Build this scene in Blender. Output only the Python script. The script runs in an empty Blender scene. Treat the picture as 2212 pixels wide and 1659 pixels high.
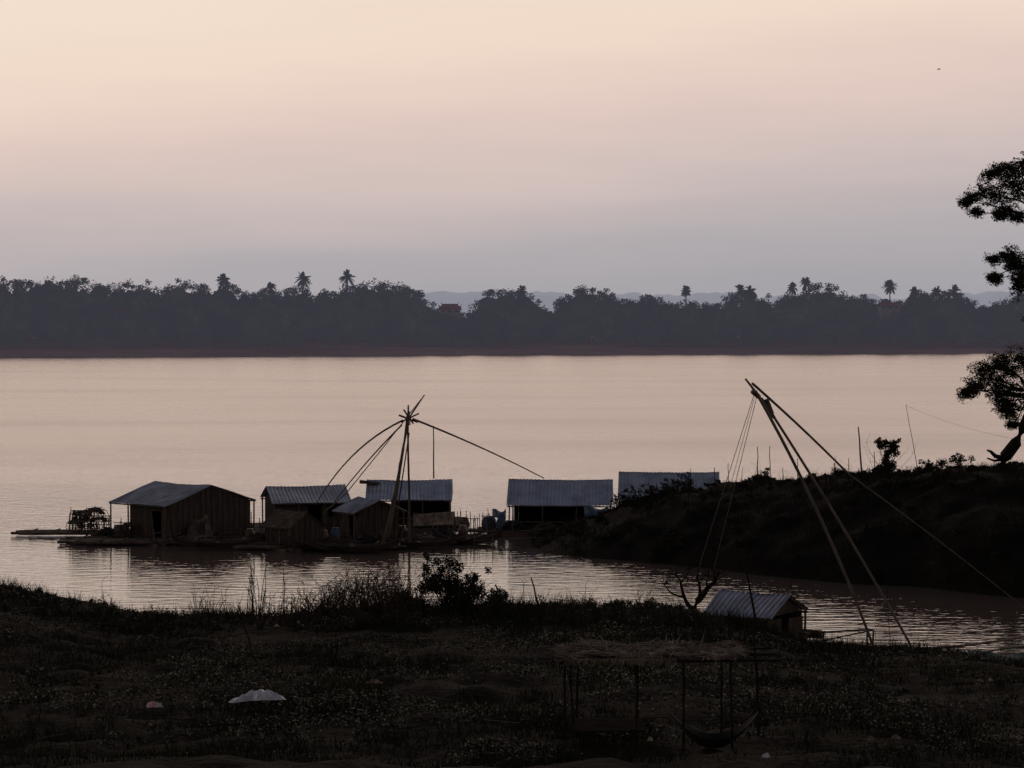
import bpy, math, numpy as np
from mathutils import Vector, Matrix
rng = np.random.default_rng(11)
scene = bpy.context.scene
EYE = 12.5      # camera height above the river, metres
FL = 5200.0     # camera focal length in image pixels, for pixel-to-world projection

def S(u, v, d):
    """image pixel (u, v) projected out to an estimated depth d -> world metres"""
    return ((u-1106)/FL*d, d, EYE-(v-690)/FL*d)  # world position from image pixel coordinates and an estimated depth
def SX(u, d): return (u-1106)/FL*d  # world x of image pixel column u at depth d

# ------------------------------------------------------------------ materials
def mat(name, c1, c2=None, scale=1.0, rough=0.85, spec=0.2, stretch=(1,1,1), bump=0.0, bscale=None,
        metallic=0.0, detail=5, emis=None, c3=None):
    m = bpy.data.materials.new(name); m.use_nodes = True
    nt = m.node_tree; N = nt.nodes; Lk = nt.links
    b = N['Principled BSDF']
    b.inputs['Roughness'].default_value = rough
    b.inputs['Specular IOR Level'].default_value = spec
    b.inputs['Metallic'].default_value = metallic
    b.inputs['Base Color'].default_value = (*c1, 1)
    tc = N.new('ShaderNodeTexCoord'); mp = N.new('ShaderNodeMapping')
    mp.inputs['Scale'].default_value = stretch
    Lk.new(tc.outputs['Object'], mp.inputs['Vector'])
    if c2 is not None:
        nz = N.new('ShaderNodeTexNoise'); nz.inputs['Scale'].default_value = scale
        nz.inputs['Detail'].default_value = detail; nz.inputs['Roughness'].default_value = 0.65
        Lk.new(mp.outputs[0], nz.inputs['Vector'])
        cr = N.new('ShaderNodeValToRGB')
        cr.color_ramp.elements[0].position = 0.35; cr.color_ramp.elements[0].color = (*c1, 1)
        cr.color_ramp.elements[1].position = 0.65; cr.color_ramp.elements[1].color = (*c2, 1)
        if c3 is not None:
            e = cr.color_ramp.elements.new(0.74); e.color = (*c3, 1)
        Lk.new(nz.outputs['Fac'], cr.inputs[0]); Lk.new(cr.outputs[0], b.inputs['Base Color'])
    if bump:
        n2 = N.new('ShaderNodeTexNoise'); n2.inputs['Scale'].default_value = bscale or scale*4
        n2.inputs['Detail'].default_value = 4
        Lk.new(mp.outputs[0], n2.inputs['Vector'])
        bp = N.new('ShaderNodeBump'); bp.inputs['Distance'].default_value = bump
        Lk.new(n2.outputs['Fac'], bp.inputs['Height']); Lk.new(bp.outputs[0], b.inputs['Normal'])
    if emis is not None:
        b.inputs['Emission Color'].default_value = (*emis, 1)
        b.inputs['Emission Strength'].default_value = 1.0
    return m

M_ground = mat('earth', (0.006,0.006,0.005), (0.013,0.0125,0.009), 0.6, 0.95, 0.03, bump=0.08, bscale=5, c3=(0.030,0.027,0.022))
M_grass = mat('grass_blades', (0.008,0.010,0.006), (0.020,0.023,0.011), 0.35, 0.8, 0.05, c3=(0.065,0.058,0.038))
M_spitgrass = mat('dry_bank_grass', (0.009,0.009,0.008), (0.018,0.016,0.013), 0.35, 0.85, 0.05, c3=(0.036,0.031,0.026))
M_weed = mat('weed_leaves', (0.009,0.014,0.007), (0.030,0.038,0.017), 1.2, 0.6, 0.2)
M_leaf = mat('dark_leaves', (0.012,0.016,0.010), (0.030,0.034,0.019), 1.0, 0.8, 0.1)
M_twig = mat('dry_twigs', (0.035,0.028,0.023), (0.06,0.048,0.038), 3, 0.9, 0.1)
M_bark = mat('bark', (0.014,0.012,0.010), (0.028,0.023,0.020), 4, 0.9, 0.05, bump=0.03)
HAZE_GLOW=(0.034,0.034,0.046)  # fixed emission that paints distance haze into the far materials
M_far = mat('far_foliage', (0.035,0.045,0.040), (0.080,0.088,0.072), 0.08, 0.9, 0.0, emis=HAZE_GLOW)  # leaf colour plus painted haze glow
M_farbank = mat('far_river_bank', (0.09,0.068,0.062), (0.20,0.145,0.13), 0.05, 0.95, 0.0, stretch=(0.3,1,8), emis=(0.034,0.029,0.037))  # bank colour; air haze painted on top as faint emission
M_hill = mat('haze_glow_hills', (0.12,0.14,0.15), (0.17,0.19,0.20), 0.02, 1.0, 0.0, emis=(0.235,0.235,0.28))  # pale haze comes from emission in the surface, no real atmosphere
M_bamboo = mat('bamboo', (0.055,0.046,0.038), (0.12,0.10,0.082), 2.0, 0.7, 0.2)
M_pole = mat('weathered_pole', (0.055,0.047,0.042), (0.12,0.102,0.09), 1.5, 0.75, 0.2)
M_wood = mat('weathered_planks', (0.030,0.028,0.027), (0.074,0.067,0.063), 2.0, 0.9, 0.1, stretch=(6,6,0.5), bump=0.02)
M_deck = mat('deck_boards', (0.022,0.019,0.017), (0.054,0.047,0.042), 1.5, 0.9, 0.1)
M_tin = mat('corrugated_tin', (0.20,0.245,0.32), (0.34,0.41,0.53), 0.9, 0.55, 0.3, c3=(0.20,0.22,0.26))
M_tin2 = mat('old_corrugated_tin', (0.15,0.175,0.22), (0.26,0.31,0.40), 0.9, 0.6, 0.3, c3=(0.17,0.16,0.17))
M_thatch = mat('thatch', (0.055,0.046,0.038), (0.13,0.112,0.09), 3.0, 0.95, 0.05)
M_thatch2 = mat('sun_bleached_thatch', (0.08,0.066,0.055), (0.30,0.26,0.215), 3.0, 0.95, 0.05)
M_rope = mat('rope', (0.09,0.08,0.072), (0.13,0.12,0.105), 3, 0.9, 0.1)
M_blue = mat('blue_tarp', (0.04,0.085,0.14), (0.08,0.14,0.21), 2, 0.6, 0.3)
M_green = mat('teal_net', (0.02,0.07,0.062), (0.04,0.11,0.09), 3, 0.7, 0.2)
M_white = mat('white_plastic', (0.36,0.42,0.54), (0.56,0.61,0.71), 5, 0.5, 0.4)
M_pink = mat('pink_plastic', (0.45,0.25,0.27), (0.62,0.50,0.50), 9, 0.5, 0.4)
M_yellow = mat('pale_yellow_plastic', (0.30,0.28,0.17), (0.38,0.37,0.28), 9, 0.5, 0.4)
M_cloth = mat('hammock_cloth', (0.012,0.012,0.014), (0.025,0.025,0.027), 5)
M_redroof = mat('red_tile_roof', (0.09,0.05,0.05), (0.13,0.068,0.066), 0.4, 0.8, 0.0, emis=(0.038,0.031,0.040))  # tile colour with distance haze painted in as emission
M_wall = mat('pale_plaster', (0.12,0.11,0.12), (0.16,0.145,0.155), 0.4, 0.9, 0.0, emis=HAZE_GLOW)  # plaster colour plus the painted haze glow
M_darkwin = mat('dark_opening', (0.03,0.03,0.035), emis=(0.026,0.026,0.036))  # dark pane colour, lifted by a painted haze glow
M_jar = mat('clay_jar', (0.06,0.045,0.04), (0.09,0.07,0.06), 3, 0.5, 0.4)
M_bird = mat('bird_feathers', (0.03,0.03,0.03))

# ------------------------------------------------------------------ mesh helpers
def link(ob, parent=None):
    scene.collection.objects.link(ob)
    if parent is not None: ob.parent = parent
    return ob
def np_mesh(name, V, F, m, parent=None, smooth=False):
    V = np.asarray(V, dtype=np.float32); F = np.asarray(F, dtype=np.int32)
    me = bpy.data.meshes.new(name)
    k = F.shape[1]
    me.vertices.add(len(V)); me.vertices.foreach_set('co', V.ravel())
    me.loops.add(F.size); me.loops.foreach_set('vertex_index', F.ravel())
    me.polygons.add(len(F))
    me.polygons.foreach_set('loop_start', np.arange(0, F.size, k, dtype=np.int32))
    me.polygons.foreach_set('use_smooth', np.full(len(F), smooth))
    me.update(calc_edges=True); me.validate()
    me.materials.append(m)
    return link(bpy.data.objects.new(name, me), parent)
def empty(name, loc=(0,0,0), rotz=0.0):
    e = bpy.data.objects.new(name, None); e.location = loc; e.rotation_euler = (0,0,rotz)
    e.empty_display_size = 0.5
    return link(e)

class MB:
    def __init__(s): s.v=[]; s.f=[]
    def poly(s, pts):
        n=len(s.v); s.v += [tuple(p) for p in pts]; s.f.append(tuple(range(n,n+len(pts))))
    def box(s, x0,x1,y0,y1,z0,z1):
        n=len(s.v)
        s.v += [(x0,y0,z0),(x1,y0,z0),(x1,y1,z0),(x0,y1,z0),(x0,y0,z1),(x1,y0,z1),(x1,y1,z1),(x0,y1,z1)]
        for f in [(0,3,2,1),(4,5,6,7),(0,1,5,4),(1,2,6,5),(2,3,7,6),(3,0,4,7)]:
            s.f.append(tuple(n+i for i in f))
    def prism(s, pts, off):
        n=len(s.v); k=len(pts); off=Vector(off)
        s.v += [tuple(p) for p in pts] + [tuple(Vector(p)+off) for p in pts]
        s.f.append(tuple(range(n,n+k))); s.f.append(tuple(range(n+2*k-1,n+k-1,-1)))
        for i in range(k):
            j=(i+1)%k; s.f.append((n+i,n+k+i,n+k+j,n+j))
    def tube(s, pts, r0, r1=None, n=6):
        if r1 is None: r1=r0
        pts=[Vector(p) for p in pts]; K=len(pts); base=len(s.v)
        for i,p in enumerate(pts):
            t=(pts[min(i+1,K-1)]-pts[max(i-1,0)]).normalized()
            a=t.cross(Vector((0,0,1)) if abs(t.z)<0.9 else Vector((1,0,0))).normalized(); b=t.cross(a)
            r=r0+(r1-r0)*i/(K-1)
            for j in range(n):
                q=p+a*(r*math.cos(2*math.pi*j/n))+b*(r*math.sin(2*math.pi*j/n)); s.v.append(tuple(q))
        for i in range(K-1):
            for j in range(n):
                k=(j+1)%n
                s.f.append((base+i*n+j, base+i*n+k, base+(i+1)*n+k, base+(i+1)*n+j))
        s.f.append(tuple(base+j for j in range(n-1,-1,-1)))
        s.f.append(tuple(base+(K-1)*n+j for j in range(n)))
    def build(s, name, m, parent=None, smooth=False):
        me=bpy.data.meshes.new(name); me.from_pydata(s.v,[],s.f); me.update()
        if smooth: me.polygons.foreach_set('use_smooth',[True]*len(me.polygons))
        me.materials.append(m)
        return link(bpy.data.objects.new(name,me),parent)

def bend(p, q, sag, n=7, side=(0,0,1), jit=0.0):
    p=Vector(p); q=Vector(q); out=[]
    for i in range(n):
        t=i/(n-1); c=p.lerp(q,t)+Vector(side)*(sag*4*t*(1-t))
        if jit and 0<i<n-1: c+=Vector(rng.normal(0,jit,3))
        out.append(c)
    return out

def leaves(centers, size, aspect=0.6, flat=0.0):
    n=len(centers); C=np.asarray(centers,float)
    a=rng.normal(size=(n,3)); a[:,2]*=(1-flat); a/=np.linalg.norm(a,axis=1,keepdims=True)
    b=rng.normal(size=(n,3)); b-=a*(a*b).sum(1,keepdims=True); b/=np.linalg.norm(b,axis=1,keepdims=True)
    sz=(size*rng.uniform(0.6,1.3,n))[:,None]
    a=a*sz; b=b*sz*aspect
    V=np.stack([C-a, C-b*0.9+a*0.1, C+a, C+b*0.9+a*0.1],1).reshape(-1,3)
    F=np.arange(4*n).reshape(n,4)
    return V,F
def ball_pts(c, r, n, shell=0.5):
    d=rng.normal(size=(n,3)); d/=np.linalg.norm(d,axis=1,keepdims=True)
    rad=rng.uniform(shell,1.0,n)**(1/2.0)
    return np.asarray(c)+d*rad[:,None]*np.asarray(r)
def merge(parts):
    Vs=[];Fs=[];o=0
    for V,F in parts:
        Vs.append(V); Fs.append(F+o); o+=len(V)
    return np.concatenate(Vs), np.concatenate(Fs)

TAB = np.random.default_rng(3).random((256,256))
def vn(x,y,s=1.0,off=0):
    x=np.asarray(x,float)*s+off*17.3+1000; y=np.asarray(y,float)*s+off*9.7+1000
    xi=np.floor(x).astype(int); yi=np.floor(y).astype(int); fx=x-xi; fy=y-yi
    fx=fx*fx*(3-2*fx); fy=fy*fy*(3-2*fy)
    g=lambda i,j: TAB[i%256,j%256]
    return ((g(xi,yi)*(1-fx)+g(xi+1,yi)*fx)*(1-fy)+(g(xi,yi+1)*(1-fx)+g(xi+1,yi+1)*fx)*fy)-0.5

# ------------------------------------------------------------------ terrain
cu=np.array([-600,-200,0,60,150,240,300,400,600,700,900,1100,1400,1520,1640,1750,2000,2212,2500,3000])
cv=np.array([1230,1245,1262,1275,1296,1312,1330,1338,1340,1334,1316,1318,1316,1336,1370,1396,1416,1442,1467,1440])
CX=(cu-1106)/FL*82; CZ=EYE-(cv-690)/FL*82
fx_=np.array([-3,0,2.3,7,11.3,15.3,19.3,23,40,100]); fy_=np.array([134,132,127.5,124,119,115,112,108,103,100])
rx_=np.array([-3,0.5,1.5,3.8,6.4,8.9,11.7,15,18.6,21.8,26.6,60,100])
ry_=np.array([136,136,136,136,136,135,134,132,130,127,125,125,125])
rz_=np.array([-1.5,-0.4,0.1,0.94,2.0,2.84,3.17,3.6,4.0,4.6,4.9,7,8])
def terrain(x,y):
    x=np.asarray(x,float); y=np.asarray(y,float)
    zc=np.interp(x,CX,CZ)
    ky=[-30,0,10,20,30,40,50]; kz=[14,10.8,9.4,7.6,5.9,4.6,3.5]
    n1=np.interp(y,ky,kz)
    t=np.clip((y-50)/32,0,1); n2=3.5+(zc-3.5)*t
    t3=np.clip((y-82)/14,0,None); n3=zc+(-0.8-zc)*np.minimum(t3,1.0)**1.3-1.2*np.clip(t3-1,0,1)
    near=np.where(y<50,n1,np.where(y<82,n2,n3))
    fade=np.clip((82-y)/12,0.35,1)
    near=near+0.30*vn(x,y,0.25,1)*np.clip((96-y)/10,0,1)+0.34*fade*vn(x,y,0.8,2)+0.17*vn(x,y,2.3,3)
    yf=np.interp(x,fx_,fy_)+1.6*vn(x,0*x,0.35,41)+0.8*vn(x,0*x,1.2,42); yr=np.interp(x,rx_,ry_); zr=np.interp(x,rx_,rz_)
    bw=np.interp(x,[0,6,12,30],[5,7,12,16])
    tf=(y-yf)/(yr-yf); tb=(y-yr)/bw
    front=np.where(tf<0,tf*2.0,np.maximum(zr,0)*np.sin(np.clip(tf,0,1)*np.pi/2)**0.75+np.minimum(zr,0))
    back=zr-(zr+1.2)*np.clip(tb,0,1)**1.4
    spit=np.where(y<yr,front,back)
    spit=spit+(0.40*vn(x,y,0.3,4)+0.30*vn(x,y,0.9,5)+0.12*vn(x,y,2.6,6))*np.clip(tf*3,0,1)
    spit=np.where(x<-3,-2,np.maximum(spit,-2))
    return np.maximum(np.maximum(near,spit),-2.0)
xs=np.arange(-80,90.1,0.35); ys=np.arange(-30,172,0.35)
X,Y=np.meshgrid(xs,ys); Z=terrain(X,Y)
nx=len(xs); ny=len(ys)
V=np.stack([X.ravel(),Y.ravel(),Z.ravel()],1)
i=np.arange(nx-1)[None,:]+nx*np.arange(ny-1)[:,None]
F=np.stack([i,i+1,i+1+nx,i+nx],-1).reshape(-1,4)
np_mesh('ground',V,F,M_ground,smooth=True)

# far bank & plain
xs=np.concatenate([np.arange(-3000,-400,60),np.arange(-400,420,4),np.arange(420,3001,60)])
off=np.array([-30,-6,0,3,6,10,15,20,26,33,42,60,120,400,1200,3000,6000.])
offz=np.array([-2,-0.6,0,0.5,0.9,1.4,2.2,2.9,3.8,4.6,5.0,5.3,5.6,6,6,6,6])
def yw(x): return 838+0.25*np.clip(x,-400,400)+7*vn(x,0*x,0.02,7)+4*vn(x,0*x,0.08,8)
X=np.repeat(xs[None,:],len(off),0); Y=yw(X)+off[:,None]; Z=np.repeat(offz[:,None],len(xs),1)
Z=Z+np.where(off[:,None]>0,0.9*vn(X,Y,0.06,9)+0.5*vn(X,Y,0.2,10),0)
V=np.stack([X.ravel(),Y.ravel(),Z.ravel()],1); nx=len(xs); ny=len(off)
i=np.arange(nx-1)[None,:]+nx*np.arange(ny-1)[:,None]
F=np.stack([i,i+1,i+1+nx,i+nx],-1).reshape(-1,4)
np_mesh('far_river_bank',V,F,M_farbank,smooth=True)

# wooded rise beyond; its haze is a glow in the material
xs=np.arange(-1800,1800,4.0)
h=35+7*vn(xs,0*xs,0.006,11)+6*vn(xs,0*xs,0.02,12)+5*vn(xs,0*xs,0.06,13)+4*vn(xs,0*xs,0.14,14)
rows=[(2500,0.0),(2530,0.6),(2560,0.88),(2600,1.0),(2700,0.9),(2900,0.0)]
X=np.repeat(xs[None,:],len(rows),0)
Y=np.array([[r[0]]*len(xs) for r in rows])+20*vn(X,X*0,0.05,15); Z=np.array([5+h*r[1] for r in rows])
V=np.stack([X.ravel(),Y.ravel(),Z.ravel()],1); nx=len(xs)
i=np.arange(nx-1)[None,:]+nx*np.arange(len(rows)-1)[:,None]
F=np.stack([i,i+1,i+1+nx,i+nx],-1).reshape(-1,4)
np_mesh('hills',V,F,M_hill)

# ------------------------------------------------------------------ river
def river():
    m=bpy.data.materials.new('river_water'); m.use_nodes=True
    N=m.node_tree.nodes; L=m.node_tree.links; b=N['Principled BSDF']
    b.inputs['Base Color'].default_value=(0.085,0.066,0.060,1); b.inputs['IOR'].default_value=1.45
    b.inputs['Specular IOR Level'].default_value=0.5
    tc=N.new('ShaderNodeTexCoord'); sep=N.new('ShaderNodeSeparateXYZ'); L.new(tc.outputs['Object'],sep.inputs[0])
    mr=N.new('ShaderNodeMapRange'); mr.inputs['From Min'].default_value=128; mr.inputs['From Max'].default_value=230
    mr.inputs['To Min'].default_value=0.04; mr.inputs['To Max'].default_value=0.28
    L.new(sep.outputs['Y'],mr.inputs['Value'])
    big=N.new('ShaderNodeTexNoise'); big.inputs['Scale'].default_value=0.02; big.inputs['Detail'].default_value=5
    mp0=N.new('ShaderNodeMapping'); mp0.inputs['Scale'].default_value=(0.5,1.6,1)
    L.new(tc.outputs['Object'],mp0.inputs[0]); L.new(mp0.outputs[0],big.inputs['Vector'])
    mul=N.new('ShaderNodeMath'); mul.operation='MULTIPLY_ADD'; mul.inputs[1].default_value=0.12; 
    L.new(big.outputs['Fac'],mul.inputs[0]); 
    sub=N.new('ShaderNodeMath'); sub.operation='SUBTRACT'; sub.inputs[1].default_value=0.06
    L.new(mr.outputs[0],sub.inputs[0]); L.new(sub.outputs[0],mul.inputs[2]); 
    mx=N.new('ShaderNodeMath'); mx.operation='MAXIMUM'; mx.inputs[1].default_value=0.03
    L.new(mul.outputs[0],mx.inputs[0]); L.new(mx.outputs[0],b.inputs['Roughness'])
    mp=N.new('ShaderNodeMapping'); mp.inputs['Scale'].default_value=(0.5,1.5,1); mp.inputs['Rotation'].default_value=(0,0,math.radians(6))
    L.new(tc.outputs['Object'],mp.inputs[0])
    n1=N.new('ShaderNodeTexNoise'); n1.inputs['Scale'].default_value=1.3; n1.inputs['Detail'].default_value=3
    L.new(mp.outputs[0],n1.inputs['Vector'])
    mb=N.new('ShaderNodeMapRange'); mb.inputs['From Min'].default_value=124; mb.inputs['From Max'].default_value=175
    mb.inputs['To Min'].default_value=0.034; mb.inputs['To Max'].default_value=0.11
    L.new(sep.outputs['Y'],mb.inputs['Value'])
    mm=N.new('ShaderNodeMath'); mm.operation='MULTIPLY'
    pr=N.new('ShaderNodeMapRange'); pr.inputs['From Min'].default_value=0.35; pr.inputs['From Max'].default_value=0.65
    pr.inputs['To Min'].default_value=0.6; pr.inputs['To Max'].default_value=1.35
    L.new(big.outputs['Fac'],pr.inputs['Value']); L.new(pr.outputs[0],mm.inputs[0]); L.new(mb.outputs[0],mm.inputs[1])
    h=N.new('ShaderNodeMath'); h.operation='MULTIPLY'; L.new(n1.outputs['Fac'],h.inputs[0]); L.new(mm.outputs[0],h.inputs[1])
    bp=N.new('ShaderNodeBump'); bp.inputs['Distance'].default_value=1.0; bp.inputs['Strength'].default_value=1.0
    L.new(h.outputs[0],bp.inputs['Height']); L.new(bp.outputs[0],b.inputs['Normal'])
    v=[(-5000,-200,0),(5000,-200,0),(5000,1100,0),(-5000,1100,0)]
    return np_mesh('river',v,[(0,1,2,3)],m)
river()

# ------------------------------------------------------------------ far trees
top_u=[-400,-200,0,60,100,160,200,230,280,320,345,385,420,450,480,520,560,600,640,690,715,740,790,820,860,890,915,945,990,1030,1060,1130,1150,1180,1205,1225,1270,1310,1340,1370,1410,1450,1500,1560,1590,1640,1665,1700,1735,1760,1800,1830,1860,1900,1950,1975,2020,2060,2090,2120,2150,2180,2212,2400,2700]
top_v=[596,590,592,598,595,595,606,614,606,606,624,594,612,610,604,618,628,612,618,616,628,612,602,604,610,618,644,664,678,662,620,620,646,664,664,636,612,622,642,640,634,646,646,648,620,624,650,632,632,608,608,634,624,650,648,620,632,622,634,660,646,638,632,610,600]
def far_forest():
    parts=[]
    u=-420.0
    while u<2640:
        for row in range(3):
            uu=u+rng.uniform(-8,8)
            D=840+0.25*SX(uu,840)+[30,48,72][row]+rng.uniform(-6,8)
            vt=np.interp(uu,top_u,top_v)+[24,2,-1][row]+rng.uniform(-4,5)
            zt=EYE-(vt-690)/FL*D; g=4.0; x=SX(uu,D)
            H=zt-g; rx=rng.uniform(3.8,7.2); 
            if row==0: H*=rng.uniform(0.55,1.0)
            nu,nv=9,7; Vv=[]
            for a in range(nv):
                ph=math.pi*a/(nv-1)
                for b_ in range(nu):
                    th=2*math.pi*b_/nu; k=rng.uniform(0.62,0.9)
                    Vv.append((x+rx*k*math.sin(ph)*math.cos(th), D+rx*k*math.sin(ph)*math.sin(th), g+H*0.45+H*0.47*k*math.cos(ph)))
            Ff=[]
            for a in range(nv-1):
                for b_ in range(nu):
                    c=(b_+1)%nu; Ff.append((a*nu+b_,a*nu+c,(a+1)*nu+c,(a+1)*nu+b_))
            parts.append((np.array(Vv),np.array(Ff)))
            for c in range(17):
                th=rng.uniform(0,2*math.pi); ph=math.acos(rng.uniform(-0.7,1.0))
                cx=x+rx*0.8*math.sin(ph)*math.cos(th); cy=D+rx*0.8*math.sin(ph)*math.sin(th)
                r=rng.uniform(1.2,2.8)
                cz=g+H*0.5+(H*0.5-r*0.6)*math.cos(ph)
                parts.append(leaves(ball_pts((cx,cy,cz),(r,r,r*0.75),64,0.0),0.36,0.8,0.3))
        u+=rng.uniform(18,30)
    for k in range(520):
        uu=rng.uniform(-420,2640); x0=SX(uu,840); D=float(yw(np.array(x0)))+rng.uniform(17,38)
        x=SX(uu,D); r=rng.uniform(0.9,2.8)
        parts.append(leaves(ball_pts((x,D,3.2+r*0.5),(r*1.6,r,r),50,0.0),0.42,0.7,0.3))
    V,F=merge(parts)
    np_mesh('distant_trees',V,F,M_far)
far_forest()

def palm(u,v,D,size=3.4,lean=0.0):
    e=empty('palm_tree',(SX(u,D),D,4.0))
    zt=EYE-(v-690)/FL*D-4.0
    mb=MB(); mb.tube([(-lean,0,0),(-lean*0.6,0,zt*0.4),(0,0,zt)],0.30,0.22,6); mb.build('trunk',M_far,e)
    mb=MB(); nf=44
    for k in range(nf):
        th=2*math.pi*k/nf*3.0+rng.uniform(-.3,.3); el=rng.uniform(-0.8,1.35)
        L=size*rng.uniform(0.75,1.1); pts=[]
        for i in range(7):
            t=i/6; r=L*t*math.cos(el)*(1-0.15*t); z=L*(t*math.sin(el)-0.36*t*t*(1.1-0.3*el))
            pts.append(Vector((r*math.cos(th),r*math.sin(th),zt+z)))
        side=Vector((-math.sin(th),math.cos(th),0))
        for i in range(6):
            for s_ in (1,-1):
                for q in (0.05,0.38,0.7):
                    p=pts[i].lerp(pts[i+1],q); w=1.0*math.sin(math.pi*(0.15+0.8*(i+q)/6.2))
                    dn=(pts[i+1]-pts[i]).normalized()
                    tip=p+side*s_*w*0.7+dn*w*0.6-Vector((0,0,w*0.4))
                    mb.poly([p,p+dn*0.30,tip])
        mb.tube(pts,0.07,0.02,3)
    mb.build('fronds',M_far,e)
for (u,v,D,s) in [(482,604,880,3.4),(655,602,878,3.9),(750,599,880,3.9),(585,622,884,3.0),(1482,626,890,2.4),(1600,628,905,3.8),(1620,630,900,3.4),
                  (1741,611,905,3.0),(1712,620,910,2.4),(1922,618,915,3.7),(2023,632,915,3.8),(2062,630,918,3.8),(1128,628,884,2.8),(1975,630,905,2.6)]:
    palm(u,v,D,s,rng.uniform(-1.5,1.5))

def far_house(name,u,v,D,wid,h,rh,wall=M_wall,roof=M_redroof,tiers=1):
    e=empty(name,(SX(u,D),D,EYE-(v-690)/FL*D))
    mb=MB(); mb.box(-wid/2,wid/2,-3,3,-h-7,0); mb.build('walls',wall,e)
    mb=MB()
    for k in range(3):
        x=-wid*0.33+k*wid*0.33; mb.box(x-0.5,x+0.5,-3.06,-3.003,-h*0.8,-h*0.3)
    mb.build('windows',M_darkwin,e)
    mb=MB()
    for t in range(tiers):
        w=wid/2*(1.12-0.28*t); z=t*rh*0.55
        mb.prism([(-w,-3.8+t*0.8,z),(w,-3.8+t*0.8,z),(w*0.92,0,z+rh),(-w*0.92,0,z+rh)],(0,0,0.15))
        mb.prism([(w,3.8-t*0.8,z),(-w,3.8-t*0.8,z),(-w*0.92,0,z+rh),(w*0.92,0,z+rh)],(0,0,0.15))
        for s_ in (1,-1): mb.tube([(s_*w*0.92,0,z+rh),(s_*w*1.0,0,z+rh+0.5),(s_*w*1.02,0,z+rh+1.0)],0.15,0.03,4)
    mb.build('roof',roof,e)
    parts=[]
    for k in range(16):
        x=rng.uniform(-wid*0.75,wid*0.75); r=rng.uniform(1.1,1.9); z=rng.uniform(-9,-h-r*0.6)
        parts.append(leaves(ball_pts((x,-6+rng.uniform(-1,1),z),(r*1.2,r,r),150,0.0),0.42,0.75,0.3))
    V,F=merge(parts); np_mesh('garden_trees',V,F,M_far,e)
far_house('temple',972,670,868,7.5,0.9,1.4,tiers=2)
far_house('village_house',1920,662,900,7,0.7,1.5)
far_house('village_house',265,672,838,5.5,0.7,0.8)

# ------------------------------------------------------------------ floating houses
def corr(mb,a,b,c,d,pitch=0.22,amp=0.020):
    a,b,c,d=map(Vector,(a,b,c,d)); n=(b-a).cross(d-a).normalized()
    L=(b-a).length; m=max(4,int(L/pitch*4)); base=len(mb.v); rows=4
    ph=rng.uniform(0,6)
    for r in range(rows+1):
        for i in range(m+1):
            t=i/m; p=a.lerp(b,t).lerp(d.lerp(c,t),r/rows)
            dr=0.05*math.sin(t*L*0.9+r+ph)*(0.6 if r in(1,2,3) else 0.3)-0.07*math.sin(math.pi*t)*(r/rows)
            step=0.012*((int(t*L/0.8))%2)
            mb.v.append(tuple(p+n*(amp*math.sin(2*math.pi*t*L/pitch)+dr+step)+Vector((0,0,rng.normal(0,0.006)))))
    for r in range(rows):
        for i in range(m):
            q=base+r*(m+1)+i; mb.f.append((q,q+1,q+m+2,q+m+1))

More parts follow.
